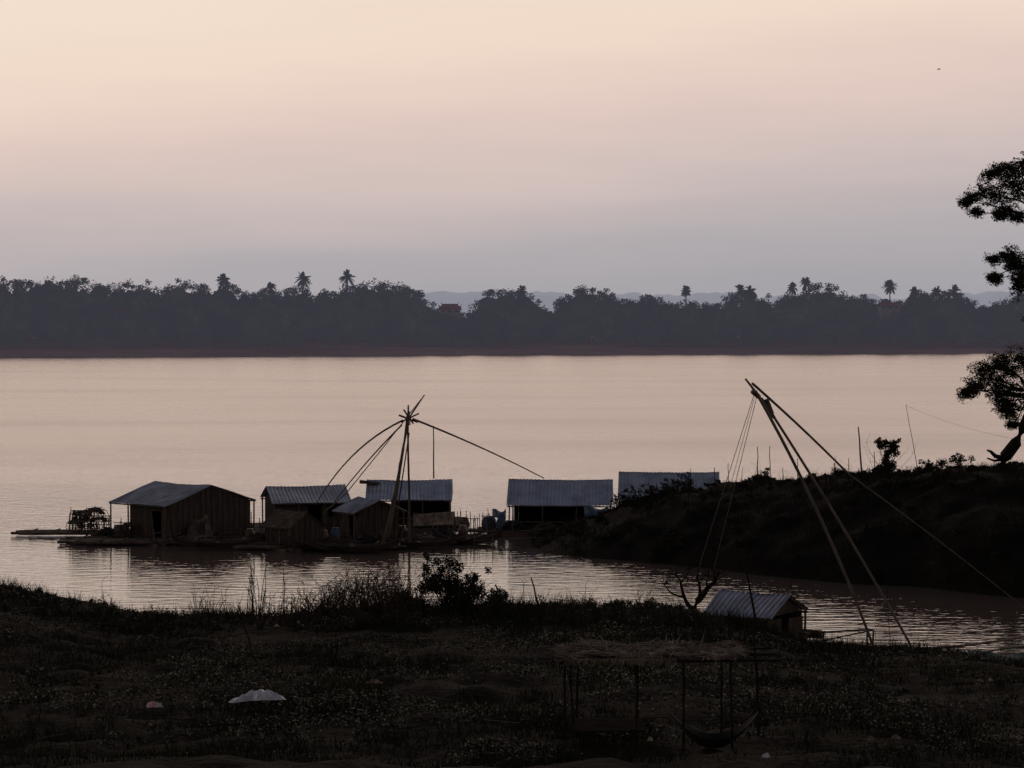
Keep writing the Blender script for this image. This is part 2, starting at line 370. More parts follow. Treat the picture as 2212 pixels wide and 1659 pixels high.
def house(name,u,D,rot,L,w,eave,ridge,tin=M_tin,wx=None,inset=0.45,door=None,win=None,open_front=False,base=0.3,deck=(0.6,0.9),wall=M_wood,gable=(True,True)):
    e=empty(name,(SX(u,D),D,0),math.radians(rot))
    x0,x1=(-L/2+0.3,L/2-0.25) if wx is None else wx
    yf=-w+inset; yb=w-inset
    sl=(ridge-eave)/w
    zr=lambda y: ridge-sl*abs(y)-0.12
    mb=MB()
    corr(mb,(-L/2,-w,eave),(L/2,-w,eave),(L/2,0.03,ridge),(-L/2,0.03,ridge))
    corr(mb,(L/2,w,eave),(-L/2,w,eave),(-L/2,-0.03,ridge-0.02),(L/2,-0.03,ridge-0.02))
    mb.build('roof',tin,e)
    mb=MB()
    for x in np.linspace(-L/2+0.15,L/2-0.15,4):
        for y in (-w+0.12,w-0.12): mb.tube([(x,y,base-0.1),(x+rng.normal(0,.02),y,eave-0.02)],0.05,0.045,6)
    for y in (-w+0.12,w-0.12): mb.tube([(-L/2+0.02,y,eave-0.06),(L/2-0.02,y,eave-0.06)],0.04,0.04,5)
    for x in (-L/2+0.1,L/2-0.1):
        for s_ in (-1,1): mb.tube([(x,s_*(w-0.05),eave-0.05),(x,0,ridge-0.12)],0.035,0.035,5)
    mb.build('frame',M_pole,e)
    mb=MB()
    def longwall(y,dr,wn):
        cuts=[]
        if dr: cuts.append((dr[0],dr[1],base,base+1.45))
        if wn: cuts.append((wn[0],wn[1],base+0.7,base+1.2))
        cuts.sort(); x=x0; zt=zr(y)-0.05
        for c in cuts:
            if c[0]>x: mb.box(x,c[0],y,y+0.05,base,zt)
            if c[2]>base: mb.box(c[0],c[1],y,y+0.05,base,c[2])
            if c[3]<zt: mb.box(c[0],c[1],y,y+0.05,c[3],zt)
            x=c[1]
        if x<x1: mb.box(x,x1,y,y+0.05,base,zt)
    if not open_front: longwall(yf,door,win)
    longwall(yb,None,None)
    for gi,xg in enumerate((x0-0.054,x1+0.004)):
        if gable[gi]:
            mb.prism([(xg,yf,base),(xg,yb+0.05,base),(xg,yb+0.05,zr(yb+0.05)),(xg,0,zr(0)),(xg,yf,zr(yf))],(0.05,0,0))
    mb.build('walls',wall,e)
    mb=MB()
    for gi,(xg,s_) in enumerate(((x0-0.06,-1),(x1+0.06,1))):
        if not gable[gi]: continue
        for y in np.arange(yf+0.2,yb,0.42):
            mb.box(xg-0.02,xg+0.02,y-0.02,y+0.02,base,zr(y)-0.03)
    if mb.v: mb.build('battens',M_deck,e)
    mb=MB(); dx,dy=deck
    for y in np.arange(-w-dy,w+dy,0.24):
        o=rng.uniform(-0.25,0.25); mb.box(-L/2-dx+o,L/2+dx+rng.uniform(-.25,.25),y,y+0.2,base-0.08,base-0.02+rng.uniform(-.01,.01))
    mb.build('deck',M_deck,e)
    mb=MB()
    for y in np.arange(-w-dy,w+dy,0.3):
        z=rng.uniform(-0.02,0.1); mb.tube([(-L/2-dx-0.2+rng.uniform(-.5,.3),y,z),(L/2+dx+rng.uniform(-.3,.5),y,z)],0.13,0.11,7)
    mb.build('bamboo_floats',M_bamboo,e)
    return e
A=house('floating_house',395,138,-42,5.0,3.45,2.1,3.13,M_tin2,wx=(-1.0,2.3),door=(0.9,1.7),win=None)
B=house('floating_house',660,142,14,4.7,2.5,1.85,2.72,M_tin2,door=(-0.2,0.6),win=(1.0,1.5))
C=house('floating_house',797,135,-58,2.6,1.7,1.75,2.5,M_tin2,door=(0.0,0.6))
Dh=house('floating_shack',632,132,-40,2.4,1.45,1.2,2.05,M_thatch,wx=(-0.9,1.0),inset=0.3,deck=(0.3,0.4))
E=house('floating_house',885,146,1,5.2,2.2,1.7,2.8,M_tin,open_front=True,wx=(-1.0,2.4))
Fh=house('floating_house',1211,143,-3,6.2,2.4,1.62,3.02,M_tin,open_front=True,wx=(-2.6,1.7))
G=house('floating_house',1445,151,-4,6.3,2.6,1.3,2.95,M_tin,base=0.1,door=(0,0.8))
H=house('floating_hut',1632,95,-32,3.1,1.7,0.95,1.76,M_tin2,wx=(-1.3,1.30),inset=0.25,base=0.12,deck=(0.2,0.3),door=(-0.2,0.5),gable=(True,False))
mb=MB(); 
mb.box(1.32,1.37,-1.45,-0.5,0.12,0.85); mb.box(1.32,1.37,0.15,1.45,0.12,0.75)
mb.prism([(1.32,-1.2,0.98),(1.32,1.2,0.98),(1.32,0.0,1.55)],(0.05,0,0)); mb.build('gable_wall',M_deck,H)
mb=MB(); mb.prism([(2.5,-1.7,0.9),(3.3,-2.6,0.28),(3.3,-0.6,0.28),(2.5,-0.4,1.5)],(0.04,0,0.02)); mb.build('leaning_panel',M_thatch,A)
mb=MB()
for k in range(7): mb.tube([(-3.0,-0.9+k*0.12,2.62+rng.uniform(0,.15)),(-1.8,-0.9+k*0.12,2.60)],0.06,0.05,5)
mb.build('bamboo_bundle',M_bamboo,E)

def raft(name,u0,u1,D,wid,rot=0,z=0.1,n=None,r=0.09):
    x0,x1=SX(u0,D),SX(u1,D); e=empty(name,((x0+x1)/2,D,0),math.radians(rot)); L=x1-x0
    mb=MB()
    for y in np.arange(-wid/2,wid/2,r*2.1):
        zz=z+rng.uniform(-.03,.06); a=-L/2+rng.uniform(-0.8,0.6); b=L/2+rng.uniform(-.6,.5)
        mb.tube([(a,y,zz),((a+b)/2,y,zz+rng.uniform(-.03,.05)),(b,y+rng.uniform(-.1,.1),zz)],r,r*0.75,6)
    mb.build('bamboo_poles',M_bamboo,e)
    mb=MB()
    for x in np.arange(-L/2+0.4,L/2,1.3): mb.tube([(x,-wid/2,z+0.15),(x+0.1,wid/2,z+0.16)],0.04,0.04,5)
    mb.build('cross_poles',M_pole,e)
    return e
raft('bamboo_raft',55,240,139,1.6,-3,0.18)
raft('bamboo_raft',160,560,134.5,3.0,0,0.16)
raft('bamboo_raft',540,870,131.5,2.8,-1,0.16)
raft('bamboo_raft',800,1045,136,3.0,2,0.16)
raft('bamboo_raft',1030,1170,141,2.4,-2,0.16)
def fish_trap(u,D,L,r,rot,z=0.35,net=False):
    e=empty('fish_trap',(SX(u,D),D,z),math.radians(rot)); mb=MB()
    for x in np.linspace(-L/2,L/2,5):
        mb.tube([(x,r*math.cos(a),r+r*math.sin(a)*(0.9+0.1*math.sin(3*a))) for a in np.linspace(0,2*math.pi,15)],0.022,0.022,4)
    for a in np.linspace(0,2*math.pi,26)[:-1]:
        if rng.random()<0.85: mb.tube([(-L/2,r*math.cos(a),r+r*math.sin(a)),(L/2+rng.normal(0,.05),r*math.cos(a+.1),r+r*math.sin(a+.1))],0.013,0.013,3)
    mb.build('bamboo_ribs',M_pole,e)
    if net:
        V=[];F=[]; n=14
        for i in range(n+1):
            for j in range(n+1):
                a=-0.2+(math.pi*0.9)*j/n; x=-L/2*0.8+L*0.7*i/n
                rr=r*(0.97+0.08*math.sin(i*1.3+j)+0.05*rng.normal()); V.append((x,rr*math.cos(a),r+rr*math.sin(a)))
        for i in range(n):
            for j in range(n):
                q=i*(n+1)+j
                if rng.random()<0.85: F.append((q,q+n+1,q+n+2,q+1))
        np_mesh('draped_net',V,F,M_thatch,e)
fish_trap(180,138,1.4,0.62,20,0.32,True); fish_trap(214,136.5,1.0,0.5,70,0.3,True); fish_trap(166,137,0.9,0.42,-30,0.25,True); fish_trap(300,136,1.0,0.3,20,0.35,True)
fish_trap(205,139,1.0,0.66,50,0.3,True); fish_trap(282,136.6,0.8,0.32,60,0.35,True)
def heap(name,u,D,r,h,m):
    x=SX(u,D); V=[];F=[]; n=14
    for i in range(6):
        for j in range(n):
            a=2*math.pi*j/n; rr=r*math.cos(i/5*math.pi/2*0.97)*(1+0.18*rng.normal()*(i<5)); V.append((rr*math.cos(a)*1.5,rr*math.sin(a),h*math.sin(i/5*math.pi/2)*(1+0.1*rng.normal())))
    for i in range(5):
        for j in range(n): k=(j+1)%n; F.append((i*n+j,i*n+k,(i+1)*n+k,(i+1)*n+j))
    o=np_mesh(name,V,F,m); o.location=(x,D,0.28)
for (u,D,r,h,m) in [(232,136,0.4,0.45,M_cloth),(262,135.2,0.3,0.35,M_deck),(480,133.5,0.3,0.3,M_deck),(560,132.6,0.3,0.4,M_cloth),(720,131.5,0.4,0.35,M_deck),(790,131.6,0.35,0.5,M_cloth),(880,134,0.4,0.4,M_deck),(960,135,0.4,0.5,M_cloth),(1110,140,0.5,0.5,M_cloth),(1180,139,0.5,0.45,M_deck),(1230,139,0.4,0.5,M_cloth)]:
    heap('folded_net',u,D,r,h,m)

def picket(name,u0,u1,D,h,n,z=0.2,rail=True,d1=None):
    d1=d1 or D
    xm=SX((u0+u1)/2,(D+d1)/2); ym=(D+d1)/2
    e=empty(name,(xm,ym,0)); mb=MB()
    for k in range(n):
        t=k/(n-1); d=D+(d1-D)*t; x=SX(u0+(u1-u0)*t,d)-xm+rng.normal(0,0.04); hh=h*rng.uniform(0.6,1.2)
        mb.tube([(x,d-ym,z),(x+rng.normal(0,.08),d-ym,z+hh)],0.026,0.018,4)
    mb.build('pickets',M_pole,e)
    if rail:
        mb=MB()
        for q in (0.35,0.8): mb.tube([(SX(u0,D)-xm,D-0.03-ym,z+h*q),(SX(u1,d1)-xm,d1-0.03-ym,z+h*q*0.93)],0.022,0.022,4)
        mb.build('rails',M_pole,e)
picket('bamboo_fence',152,238,139.7,1.2,17,0.2)
picket('bamboo_fence',978,1036,137,1.35,15,0.15)
picket('bamboo_fence',245,325,137,0.8,9,0.3)
picket('bamboo_fence',690,760,133,0.7,9,0.3)
picket('bamboo_fence',1040,1092,140,1.1,9,0.2)
picket('bamboo_fence',880,985,141,0.9,14,0.2)

def boat(u,D,L,rot,z=0.05,roll=0,wid=0.55):
    e=empty('wooden_boat',(SX(u,D),D,z),math.radians(rot)); e.rotation_euler[0]=math.radians(roll)
    mb=MB(); K=13; P=[]
    for i in range(K):
        t=-1+2*i/(K-1); w=wid*(1-abs(t)**2.6)+0.03; sh=0.16*t*t+0.30*abs(t)**5
        P.append([(t*L/2,-w,0.32+sh),(t*L/2*0.97,-w*0.62,0.03+sh*0.8),(t*L/2*0.96,w*0.62,0.03+sh*0.8),(t*L/2,w,0.32+sh),
                  (t*L/2*0.97,w*0.88,0.32+sh),(t*L/2*0.95,w*0.5,0.08+sh*0.85),(t*L/2*0.95,-w*0.5,0.08+sh*0.85),(t*L/2*0.97,-w*0.88,0.32+sh)])
    for s_ in P: mb.v+=s_
    for i in range(K-1):
        for j in range(8):
            k=(j+1)%8; mb.f.append((i*8+j,i*8+k,(i+1)*8+k,(i+1)*8+j))
    mb.f.append(tuple(range(8))); mb.f.append(tuple((K-1)*8+j for j in range(7,-1,-1)))
    mb.build('hull',M_deck,e)
    mb=MB()
    for x in (-L*0.25,0,L*0.25): mb.box(x-0.1,x+0.1,-wid*0.78,wid*0.78,0.27,0.31)
    mb.build('thwarts',M_wood,e); return e
boat(760,129.2,5.2,-6); boat(905,131.5,4.6,8); boat(470,131.2,5,3); boat(1010,134,4.0,-4)
e=empty('woven_screen',(SX(936,136.5),136.5,0.85),math.radians(4)); mb=MB()
mb.prism([(-1.15,-0.25,-0.05),(1.15,-0.25,0.05),(1.22,0.25,0.72),(-1.15,0.25,0.55)],(0,0.04,0.02)); mb.build('panel',M_thatch2,e)
mb=MB()
for x in (-1.1,0,1.1): mb.tube([(x,0.3,-0.75),(x,0.28,0.7)],0.035,0.03,5)
mb.build('posts',M_pole,e)
boat(690,130.3,3.4,12)

def jar(u,D,r,h,z=0.3,m=M_jar,name='water_jar'):
    prof=[(0.55,0),(0.85,0.15),(1,0.45),(0.9,0.75),(0.6,0.92),(0.66,1.0),(0.5,0.98)]
    mb=MB(); n=12
    for pr,pz in prof:
        for j in range(n): a=2*math.pi*j/n; mb.v.append((pr*r*math.cos(a),pr*r*math.sin(a),pz*h))
    for i in range(len(prof)-1):
        for j in range(n):
            k=(j+1)%n; mb.f.append((i*n+j,i*n+k,(i+1)*n+k,(i+1)*n+j))
    mb.f.append(tuple(range(n-1,-1,-1))); o=mb.build(name,m,None,True); o.location=(SX(u,D),D,z)
for (u,D) in [(255,136),(268,136.3),(700,132.5),(1000,135.6),(870,135.3),(540,133.5)]: jar(u,D,0.28,0.6)
for (u,D) in [(1062,140.5),(1082,140),(1050,140.2),(725,133)]: jar(u,D,0.28,0.75,0.25,M_blue,'water_barrel')
def tarp(name,u,v,D,wx,wz,m,lean=0.6):
    x,y,z=S(u,v,D); n=12; V=[];F=[]
    for i in range(n+1):
        for j in range(n+1):
            a=i/n;b=j/n
            V.append((wx*(a-0.5),lean*(b-0.5)+0.12*math.sin(a*9+b*3),wz*(b-0.5)+0.07*math.sin(a*7)+0.05*math.sin(b*8+a*5)))
    for i in range(n):
        for j in range(n): q=i*(n+1)+j; F.append((q,q+n+1,q+n+2,q+1))
    o=np_mesh(name,V,F,m,smooth=True); o.location=(x,y,z)
tarp('blue_tarp',1288,1108,139.5,1.4,0.6,M_blue)
tarp('blue_tarp',1078,1112,139.5,0.8,0.5,M_blue)
tarp('woven_mat',430,1138,133.5,0.8,0.7,M_wood)
tarp('teal_net',2165,1420,86,2.2,0.15,M_green,1.6)
mb=MB()
for k in range(60):
    u=rng.uniform(240,1100); D=rng.uniform(131,138); x=SX(u,D); L=rng.uniform(0.8,3.2); th=rng.normal(0,0.35)
    mb.tube([(x,D,0.3),(x+L*math.cos(th),D+L*math.sin(th)*0.5,0.3+rng.uniform(0,0.35))],0.04,0.03,5)
for k in range(44):
    u=rng.uniform(240,1130); D=rng.uniform(131.5,140); x=SX(u,D)
    mb.tube([(x,D,-0.3),(x+rng.normal(0,.08),D,rng.uniform(0.5,1.5))],0.035,0.025,5)
mb.build('loose_bamboo_poles',M_pole)

# ------------------------------------------------------------------ lift nets
def lift_net_raft():
    e=empty('lift_net',(0,0,0)); mb=MB(); D=131
    P=lambda u,v,d=D: Vector(S(u,v,d))
    mb.tube(bend(P(882,875),P(884,1172),0.0,6,jit=0.02),0.05,0.08)
    mb.tube(bend(P(884,888,130.6),P(826,1176,129.6),0.12,8,(1,0,0),0.02),0.055,0.10)
    mb.tube(bend(P(880,893,130.9),P(836,1172,131.4),0.1,8,(1,0,0),0.02),0.05,0.08)
    mb.tube(bend(P(884,935,131),P(856,1120,132.5),0,5),0.035,0.05)
    mb.tube([P(917,853,132),P(880,908,131)],0.03,0.05)
    mb.tube([P(862,897,130.8),P(902,912,131.2)],0.06,0.05)
    mb.tube([P(866,912,131.1),P(905,893,131)],0.05,0.05)
    mb.tube([P(872,885,131.1),P(893,915,131)],0.05,0.05)
    mb.tube([P(917,853,132),P(833,960,131.2),P(750,1063,130.5),P(700,1108,130)],0.025,0.03)
    mb.tube(bend(P(870,908,131),P(682,1090,127),0.52,12,(-0.55,0,0.83)),0.055,0.028)
    mb.tube(bend(P(868,918,131),P(718,1090,136),0.12,10,(-0.5,0,0.8)),0.045,0.028)
    mb.tube(bend(P(892,905,131),P(1175,1033,137),0.12,12,(0.2,0,0.9)),0.06,0.028)
    mb.tube(bend(P(936,920,131.8),P(937,1034,131.8),0.0,4,jit=0.02),0.03,0.045)
    mb.build('poles',M_pole,e)
    mb=MB()
    mb.tube(bend(P(880,900),P(845,1140,130),0.05,5),0.012,0.012,3)
    mb.tube(bend(P(888,900),P(860,1010,131),0.03,5),0.012,0.012,3)
    for k in range(5): 
        c=P(882,905+k*3)
        mb.tube([c+Vector((0.12*math.cos(t),0.12*math.sin(t),0)) for t in np.linspace(0,6.28,9)],0.025,0.025,4)
    mb.build('ropes',M_rope,e)
lift_net_raft()
def lift_net_shore():
    e=empty('lift_net',(0,0,0)); mb=MB(); 
    P=lambda u,v,d=90: Vector(S(u,v,d))
    g=lambda u,d: (SX(u,d),d,float(terrain(SX(u,d),d))-0.1)
    mb.tube(bend(P(1610,818,90),Vector(P(1672,902,89.8)),0.03,4),0.04,0.075)
    mb.tube(bend(P(1632,845,89.9),g(1888,86.5),0.30,12,(0.6,0,0.4)),0.06,0.05)
    mb.tube(bend(P(1645,860,90.1),g(1976,86),0.15,12,(0.6,0,0.4)),0.05,0.045)
    mb.tube(bend(P(1625,828,90.2),P(1835,1026,93),0.06,8,(0.5,0,0.6)),0.05,0.04)
    mb.tube(bend(P(1835,1026,93),P(2260,1352,99),0.1,10,(0.5,0,0.6)),0.035,0.018)
    mb.tube([P(1626,845,89.8),P(1640,858,90)],0.11,0.09,7)
    mb.tube([P(1655,862,90),P(1668,895,90)],0.10,0.09,7)
    mb.build('poles',M_pole,e)
    mb=MB()
    mb.tube(bend(P(1628,855,90),P(1505,1240,101),0.0,6),0.014,0.014,3)
    mb.tube(bend(P(1634,860,90),P(1543,1225,102),0.0,6),0.014,0.014,3)
    mb.tube(bend(P(1630,858,90),P(1575,1060,95),0.0,6),0.010,0.010,3)
    mb.build('ropes',M_rope,e)
lift_net_shore()

# ------------------------------------------------------------------ posts & fences
def tz(x,d): return float(terrain(x,d))
def post(name,u,vt,d,u1=None,r=0.035,base=None,m=M_pole):
    xt,_,zt=S(u,vt,d); xb=SX(u1 if u1 is not None else u,d); zb=tz(xb,d)-0.15
    e=empty(name,(xb,d,zb)); mb=MB()
    mb.tube(bend((0,0,0),(xt-xb,0,zt-zb),0,5,jit=0.012),r,r*0.6,6); mb.build('pole',m,e); return e
for (u,v,u1,d,r) in [(1854,922,1862,130,0.055),(1636,965,1637,134,0.035),(1663,963,1664,134,0.03),(1722,990,1724,132,0.03),(1691,1010,1691,133,0.03),
                     (1803,1000,1803,131,0.05),(1833,990,1834,131,0.03),(1888,975,1890,129,0.03),(1573,1000,1573,134,0.025),(1543,1010,1546,134,0.03),(1957,873,1985,127,0.020),
                     (1492,1012,1493,135,0.03),(1605,1010,1600,134,0.02)]:
    post('fence_post',u,v,d,u1,r,m=M_bark)
mb=MB(); mb.tube(bend(S(1957,876,127),S(2300,960,120),-0.4,9),0.006,0.006,3); mb.build('wire_line',M_rope)
for (u,v,u1,d,r) in [(1603,1185,1640,80,0.05),(1707,1130,1709,97,0.018),(1147,1247,1170,80,0.04),(516,1308,552,70,0.03),(1912,1180,1925,86,0.012),(2030,1310,1990,86,0.012),(1220,1345,1220,52,0.035),(1630,1325,1640,52,0.045),
                     (1376,1395,1376,53,0.04)]:
    post('wooden_post',u,v,d,u1,r,m=M_bark)
x0=SX(1830,87); e=empty('bamboo_rail',(x0,87,0)); mb=MB()
for u in (1778,1872,1885): 
    x=SX(u,87); z=tz(x,87); mb.tube([(x-x0,0,z-0.1),(x+0.03-x0,0,z+0.6)],0.04,0.035)
mb.tube([(SX(1770,87)-x0,-0.05,tz(SX(1778,87),87)+0.55),(SX(1885,87)-x0,-0.05,tz(SX(1880,87),87)+0.62)],0.04,0.035)
mb.tube([(SX(1772,87)-x0,-0.1,tz(SX(1778,87),87)+0.25),(SX(1885,87)-x0,-0.1,tz(SX(1880,87),87)+0.6)],0.03,0.028)
mb.build('poles',M_pole,e)
mb=MB(); mb.tube(bend(S(1982,1402,85.5),S(2260,1366,92),-0.1,8),0.06,0.035,7); mb.tube(bend(S(2110,1412,86),S(2260,1392,88),0.05,6),0.035,0.035,6); mb.build('mooring_pole',M_pole)
mb=MB(); mb.tube(bend(S(1610,1205,121),S(1690,1197,122),0.03,4),0.04,0.03); mb.tube(bend(S(1820,1052,129.3),S(1905,1042,129.3),0.03,4),0.05,0.04); mb.build('driftwood',M_pole)

# ------------------------------------------------------------------ platform shelter with hammock
def shelter():
    D=51; x0,x1=SX(1228,D),SX(1585,D); cx=(x0+x1)/2; g=tz(cx,D); top=EYE-(1415-690)/FL*D
    e=empty('thatched_shelter',(cx,D,g)); h=top-g; hw=(x1-x0)/2
    mb=MB()
    for x,y in [(-hw+0.1,-0.9),(-hw*0.2,-0.9),(hw*0.35,-0.9),(hw-0.1,-0.9),(-hw+0.2,0.9),(hw-0.2,0.9)]:
        mb.tube(bend((x,y,-0.3),(x+rng.normal(0,.06),y,h),0,5,jit=0.02),0.032,0.025)
    for y in (-0.9,0,0.9): mb.tube([(-hw-0.2,y,h-0.03),(hw+0.9,y,h+0.02)],0.035,0.03)
    for x in np.linspace(-hw,hw,6): mb.tube([(x,-1.1,h+0.05),(x,1.1,h+0.06)],0.03,0.03)
    for y in np.arange(-0.8,0.8,0.16): mb.tube([(-hw+0.05,y,0.30),(-hw*0.1,y,0.31)],0.025,0.025)
    mb.build('posts',M_bark,e)
    n=1700; P=np.zeros((n,3)); P[:,0]=rng.uniform(-hw-0.15,hw+0.15,n); P[:,1]=rng.uniform(-1.1,1.1,n); P[:,2]=h+0.08+rng.uniform(0,0.06,n)+0.05*np.sin(P[:,0]*4)
    a=rng.normal(size=(n,3))*np.array([1,0.6,0.12]); a/=np.linalg.norm(a,axis=1,keepdims=True); L=rng.uniform(0.12,0.42,n)[:,None]
    b=np.cross(a,[0,0,1.0]); b/=np.linalg.norm(b,axis=1,keepdims=True); b*=0.015
    Vv=np.stack([P-a*L,P-b+[0,0,0.01],P+a*L,P+b],1).reshape(-1,3)
    np_mesh('thatch',Vv,np.arange(4*n).reshape(n,4),M_thatch2,e)
    n=420; P=np.zeros((n,3)); P[:,0]=rng.uniform(-hw-0.1,hw*0.25,n); P[:,1]=-1.15+rng.normal(0,.04,n); P[:,2]=h+0.08
    dn=np.stack([rng.normal(0.2,0.45,n),rng.normal(0,0.1,n),-np.ones(n)],1)*rng.uniform(0.05,0.18,n)[:,None]
    Vv=np.stack([P,P+[0.03,0,0],P+dn],1).reshape(-1,3); np_mesh('eave_fringe',Vv,np.arange(3*n).reshape(n,3),M_thatch2,e)
    h0=Vector((SX(1425,D)-cx,-1.0,EYE-(1500-690)/FL*D-g)); h1=Vector((SX(1628,D)-cx,-1.0,EYE-(1520-690)/FL*D-g))
    V=[];F=[];n=20;k=7
    for i in range(n+1):
        t=i/n; c=h0.lerp(h1,t); c.z-=0.86*4*t*(1-t); wv=0.38*math.sin(math.pi*t)**0.6+0.02
        for j in range(k+1):
            s_=j/k*2-1; V.append((c.x,c.y+wv*s_,c.z+0.24*s_*s_*math.sin(math.pi*t)))
    for i in range(n):
        for j in range(k): q=i*(k+1)+j; F.append((q,q+k+1,q+k+2,q+1))
    o=np_mesh('hammock',V,F,M_cloth,e,True)
shelter()

# ------------------------------------------------------------------ vegetation
def twigs(mb,base,h,n,spread,r=0.012,seg=4,branch=True):
    for k in range(n):
        b=Vector(base)+Vector((rng.normal(0,spread*0.3),rng.normal(0,spread*0.3),0))
        d=Vector((rng.normal(0,spread*0.5),rng.normal(0,spread*0.5),h*rng.uniform(0.5,1.1)))
        pts=bend(b,b+d,rng.normal(0,0.12)*h,seg,(rng.normal(),rng.normal(),0.2),0.02*h)
        mb.tube(pts,r,r*0.4,3)
        if branch:
            for q in range(rng.integers(1,4)):
                p=pts[rng.integers(1,len(pts))]; d2=Vector((rng.normal(0,1),rng.normal(0,1),abs(rng.normal(0.5,0.5))))*h*0.22
                mb.tube([p,p+d2*0.5+Vector((0,0,0.03)),p+d2],r*0.6,r*0.3,3)
def bush(name,u,D,blobs,leaf=0.06,dens=260,m=M_leaf,tw=12,sc=1.0):
    x=SX(u,D); g=tz(x,D); e=empty(name,(x,D,g))
    blobs=[(a*sc,b*sc,c*sc) for a,b,c in blobs]
    parts=[]
    for dx,dz,r in blobs:
        n=int(dens*(r/0.3)**2)
        for q in range(6):
            c=np.array([dx,0,dz])+rng.normal(0,0.5,3)*r
            parts.append(leaves(ball_pts(c,(r*.55,r*.55,r*.5),max(4,n//6),0.05),leaf,0.55))
    V,F=merge(parts); np_mesh('leaves',V,F,m,e)
    mb=MB(); H=max(b[1] for b in blobs)
    for dx,dz,r in blobs:
        mb.tube(bend((dx*0.2,0,-0.1),(dx,0,dz),0.1,5,(1,0,0),0.02),0.03,0.01,4)
    twigs(mb,(0,0,0),H*0.95,tw,max(0.3,H*0.6),0.012); mb.build('stems',M_bark,e)
    return e
bush('leafy_bush',965,80,[(-0.9,0.35,0.4),(-0.45,0.75,0.42),(-0.5,1.25,0.24),(-0.5,1.6,0.16),(0,0.7,0.5),(0.5,0.75,0.45),(0.9,0.6,0.4),(1.3,0.35,0.35),(0.2,0.3,0.6),(-0.2,1.1,0.25),(0.8,1.0,0.22),(0.3,1.2,0.2),(-1.2,0.3,0.3),(1.5,0.5,0.2)],0.052,330,sc=1.18,tw=24)
bush('leafy_bush',1015,79,[(0,0.3,0.5),(0.7,0.35,0.45),(1.2,0.25,0.4),(-0.6,0.3,0.4)],0.05,280,tw=16)
bush('leafy_bush',1130,79.5,[(0,0.2,0.33),(0.5,0.22,0.33),(1.0,0.16,0.28),(-0.5,0.25,0.32)],0.045,240)
bush('leafy_bush',1290,79.5,[(0,0.15,0.28),(0.6,0.18,0.28),(1.2,0.14,0.25),(-0.6,0.18,0.25)],0.045,220)
bush('leafy_bush',830,79.5,[(0,0.2,0.3),(0.5,0.3,0.3),(0.8,0.4,0.3),(-0.5,0.2,0.26),(1.1,0.3,0.3)],0.045,220)
bush('leafy_bush',690,79.5,[(0,0.2,0.26),(0.1,0.5,0.16),(0.4,0.2,0.22)],0.045,160)
bush('leafy_bush',345,80,[(0,0.15,0.3),(0.4,0.12,0.25),(-0.3,0.12,0.25)],0.045,200)
bush('leafy_bush',215,80,[(0,0.15,0.3),(0.3,0.10,0.2),(-0.3,0.12,0.2)],0.045,200)
bush('leafy_bush',1915,129,[(0,0.5,0.45),(0.1,1.0,0.4),(0.35,1.45,0.35),(-0.2,1.5,0.3),(-0.5,1.65,0.18),(0.5,1.7,0.18),(0.0,0.2,0.4)],0.07,300,sc=1.05)
bush('brush_pile',2010,127,[(0,0.25,0.4),(0.8,0.35,0.45),(1.5,0.35,0.4),(2.2,0.2,0.4),(-0.6,0.15,0.3)],0.07,180,M_leaf,50)
for (u,D) in [(1365,135.3),(1400,134.5),(1450,134),(1480,135),(1430,133),(1340,135)]:
    bush('leafy_bush',u,D,[(0,0.25,0.35),(0.3,0.45,0.28),(-0.35,0.4,0.26),(0.1,0.75,0.18),(-0.3,0.75,0.12)],0.06,150,tw=14)
bush('leafy_bush',1650,133.5,[(0,0.2,0.25),(0.1,0.4,0.2),(0.2,0.6,0.12)],0.06,150)
def scrub(name,spots,leaf,m=M_leaf,dens=110):
    parts=[]; mb=MB()
    for (x,y,r) in spots:
        z=tz(x,y)
        for q in range(4):
            c=(x+rng.normal(0,r*.6),y+rng.normal(0,r*.6),z+r*rng.uniform(0.1,0.9))
            parts.append(leaves(ball_pts(c,(r*.6,r*.6,r*.5),int(dens*r/0.3)//3+6,0.0),leaf,0.5))
        if rng.random()<0.5: twigs(mb,(x,y,z),r*2.8,3,r*1.5,0.010)
    V,F=merge(parts); e=empty(name); np_mesh('leaves',V,F,m,e); mb.build('stems',M_twig,e)
sp=[]
for k in range(300):
    u=rng.uniform(600,1560); y=rng.uniform(76,83.5)
    if 1500<u: y=rng.uniform(75,80)
    sp.append((SX(u,y),y,rng.uniform(0.10,0.29)))
for k in range(120):
    u=rng.uniform(-40,600); y=rng.uniform(77,83); sp.append((SX(u,y),y,rng.uniform(0.07,0.19)))
for k in range(60):
    u=rng.uniform(1600,2260); y=rng.uniform(79,84.5); sp.append((SX(u,y),y,rng.uniform(0.07,0.15)))
scrub('crest_scrub',sp,0.045,M_weed)
sp=[]
for k in range(170):
    x=rng.uniform(3,31); y=float(np.interp(x,rx_,ry_))+rng.uniform(-3,2); sp.append((x,y,rng.uniform(0.08,0.22)))
for k in range(130):
    x=rng.uniform(3,31); y0=float(np.interp(x,fx_,fy_)); y=rng.uniform(y0+0.7,135); sp.append((x,y,rng.uniform(0.12,0.35)))
scrub('headland_scrub',sp,0.07,M_leaf)
sp=[]
for k in range(240):
    y=rng.uniform(50,76); x=rng.uniform(-1,1)*(0.225*y)
    if vn(x,y,0.25,55)>-0.05: sp.append((float(x),float(y),rng.uniform(0.10,0.30)))
scrub('weed_clumps',sp,0.045,M_weed,80)

